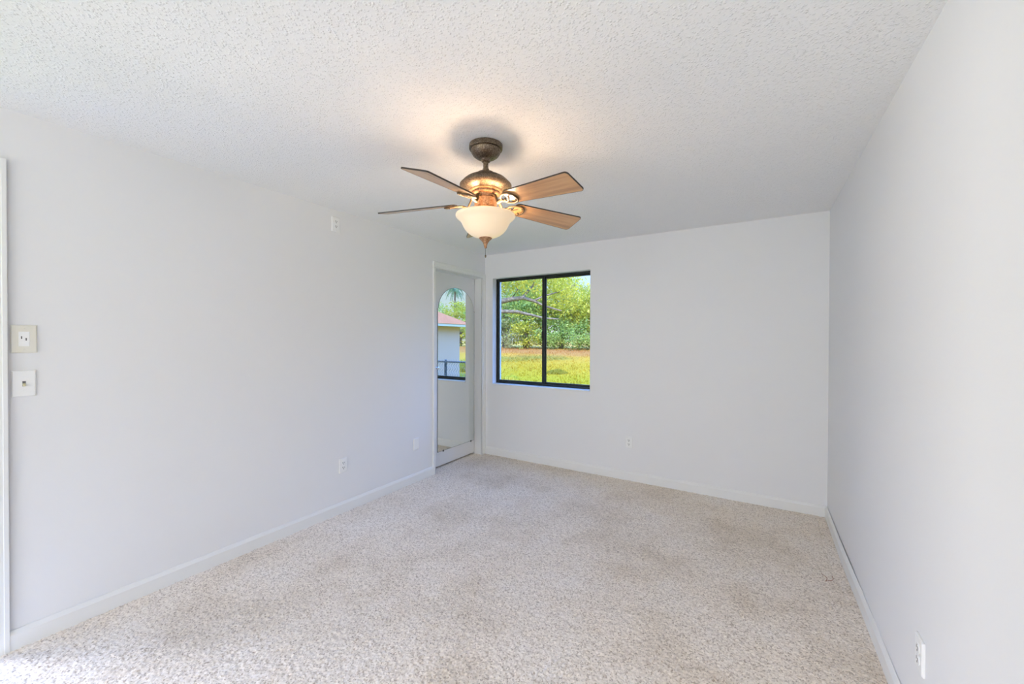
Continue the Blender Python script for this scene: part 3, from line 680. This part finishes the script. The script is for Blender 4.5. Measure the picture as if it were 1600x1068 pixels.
# neighbour house seen in the mirror
hx, hy0, hy1, ez = 4.19, 3.0, 12.45, 1.83
hs = empty('house', (hx + 3.5, (hy0 + hy1) / 2, -0.25)); tag(hs, 'pale neighbour house with red shingle hip roof, seen in the mirror', 'house')
m_hwall = new_mat('pale_stucco', (0.66, 0.43, 0.31), 0.85, spec=0.1)
n_ = nd(m_hwall, 'ShaderNodeTexNoise'); n_.inputs['Scale'].default_value = 60; lk(m_hwall, obj_coord(m_hwall), n_.inputs['Vector']); bump(m_hwall, n_.outputs['Fac'], 0.2, 0.01)
m_fascia = new_mat('white_fascia', (0.74, 0.70, 0.64), 0.6)
m_shingle = new_mat('red_shingle', (0.5, 0.25, 0.2), 0.9, spec=0.1)
bk = nd(m_shingle, 'ShaderNodeTexBrick'); lk(m_shingle, obj_coord(m_shingle, (1, 1, 1)), bk.inputs['Vector'])
bk.inputs['Color1'].default_value = (0.65, 0.23, 0.095, 1); bk.inputs['Color2'].default_value = (0.56, 0.19, 0.080, 1); bk.inputs['Mortar'].default_value = (0.36, 0.14, 0.07, 1)
bk.inputs['Scale'].default_value = 3.0; bk.inputs['Mortar Size'].default_value = 0.02; lk(m_shingle, bk.outputs[0], pb(m_shingle).inputs['Base Color'])
at(hs, MB().box(hx, hx + 7.0, hy0, hy1, -0.4, ez + 0.05), 'house_wall', m_hwall)
oh = 0.35
X0, X1, Y0, Y1 = hx - oh, hx + 7 + oh, hy0 - oh, hy1 + oh
at(hs, MB().box(X0, X1, Y0, Y1, ez + 0.05, ez + 0.14), 'fascia', m_fascia)
rh = (X1 - X0) / 2; pz = ez + 0.14
b = MB(); rid = rh * 0.52
b.add([(X0 - .03, Y0 - .03, pz), (X1 + .03, Y0 - .03, pz), (X1 + .03, Y1 + .03, pz), (X0 - .03, Y1 + .03, pz), (X0 + rh, Y0 + rh, pz + rid), (X0 + rh, Y1 - rh, pz + rid)],
      [(0, 4, 5, 3), (1, 2, 5, 4), (0, 1, 4), (2, 3, 5), (0, 3, 2, 1)])
at(hs, b, 'roof', m_shingle)

# chain-link fence outside the window, seen in the mirror
fyy, fx0, fx1, fz, ftop = 5.52, -1.66, 3.75, -0.25, 1.0
fe = empty('chain_link_fence', (fx0, fyy, fz)); tag(fe, 'dark chain-link fence outside the window, seen in the mirror', 'fence')
m_fence = new_mat('black_fence_steel', (0.05, 0.06, 0.065), 0.45, 0.6)
m_wire = new_mat('galvanised_wire', (0.22, 0.24, 0.26), 0.45, 0.5)
for xp in (fx0, -1.13, 0.6, 2.2, 3.75):
    at(fe, MB().lathe([(0.024, fz - 0.1), (0.024, ftop + 0.01), (0.018, ftop + 0.03), (0.002, ftop + 0.04)], 14, Matrix.Translation((xp, fyy, 0))), 'fence_post', m_fence, smooth=40)
at(fe, MB().tube([(fx0, fyy, ftop), (fx1, fyy, ftop)], 0.017, 10), 'top_rail', m_fence, smooth=40)
wb = MB(); cell = 0.055; hh = ftop + 0.045 - (fz + 0.03)
nzig = int((fx1 - fx0) / cell)
for i in range(nzig):
    xa = fx0 + i * cell; pts = []; k = 0; z = fz + 0.03
    while z < ftop + 0.05:
        pts.append((xa + (cell if k % 2 else 0.0) + 0.003, fyy - 0.022 + (0.004 if k % 2 else -0.004), z)); z += cell; k += 1
    wb.tube(pts, 0.0034, 4)
at(fe, wb, 'wire_mesh', m_wire)

# low plants by the fence end and in the field
m_tuft = leaf_mat('field_tuft', (0.22, 0.22, 0.02), (0.32, 0.28, 0.03), (0.42, 0.34, 0.04), 3.0)
def tuft(name, label, x, y, rx, h, n, ml, seed, cat='plant', group=None):
    rng = np.random.default_rng(seed); a = rng.random(n) * 2 * PI; r_ = rx * np.sqrt(rng.random(n)) * 0.8
    bx_, by_ = r_ * np.cos(a), r_ * np.sin(a) * 0.7; ln = h * (0.35 + 0.75 * rng.random(n)) * (1.05 - 0.85 * np.sqrt(bx_ ** 2 + by_ ** 2) / rx); la = rng.random(n) * 2 * PI; le = rng.random(n) * 0.55
    tip = np.stack([bx_ + ln * le * np.cos(la), by_ + ln * le * np.sin(la), ln], 1); base = np.stack([bx_, by_, np.full(n, -0.03)], 1)
    sd = np.stack([np.cos(la + 1.5), np.sin(la + 1.5), 0 * la], 1) * 0.018
    mdp = base * 0.45 + tip * 0.55 + np.array([0, 0, 0.05]) * h
    v = np.stack([base - sd, base + sd, mdp + sd, tip, mdp - sd], 1).reshape(-1, 3); f = np.arange(5 * n).reshape(n, 5)
    o = np_mesh(name, v, f, ml); o.location = (x, y, gz(y)); tag(o, label, cat, group); return o
tuft('weed_clump', 'low dark green weed clump in the field behind right pane', -7.72, 16.4, 0.62, 0.26, 500, m_tuft, 1)
tuft('grass_clump', 'tall yellow green grass clump low in the left window pane', -8.4, 13.6, 0.45, 0.24, 400, m_leaf_y, 2)
tuft('leafy_bush', 'bright yellow green bush by the fence end, seen in mirror', 6.2, 15.4, 0.8, 0.7, 900, m_leaf_y, 3, 'bush')
# field grass
ng = 26000
rng = np.random.default_rng(9); gy_ = 9 + 25 * rng.random(ng) ** 1.3; gx_ = -0.52 * gy_ + (rng.random(ng) - 0.5) * (5 + 0.62 * gy_)
ln = 0.05 + 0.11 * rng.random(ng) ** 2; la = rng.random(ng) * 2 * PI
gzz = np.vectorize(gz)(gy_) - 0.02
base = np.stack([gx_, gy_, gzz], 1); sd = np.stack([np.cos(la), np.sin(la), 0 * la], 1) * (0.012 + 0.014 * rng.random(ng))[:, None]
tip = base + np.stack([np.cos(la * 3) * ln * 0.5, np.sin(la * 3) * ln * 0.5, ln], 1)
v = np.stack([base - sd, base + sd, tip], 1).reshape(-1, 3)
tag(np_mesh('field_grass', v, np.arange(3 * ng).reshape(ng, 3), m_ground), 'short sunlit yellow green grass of the field outside', 'grass', kind='stuff')
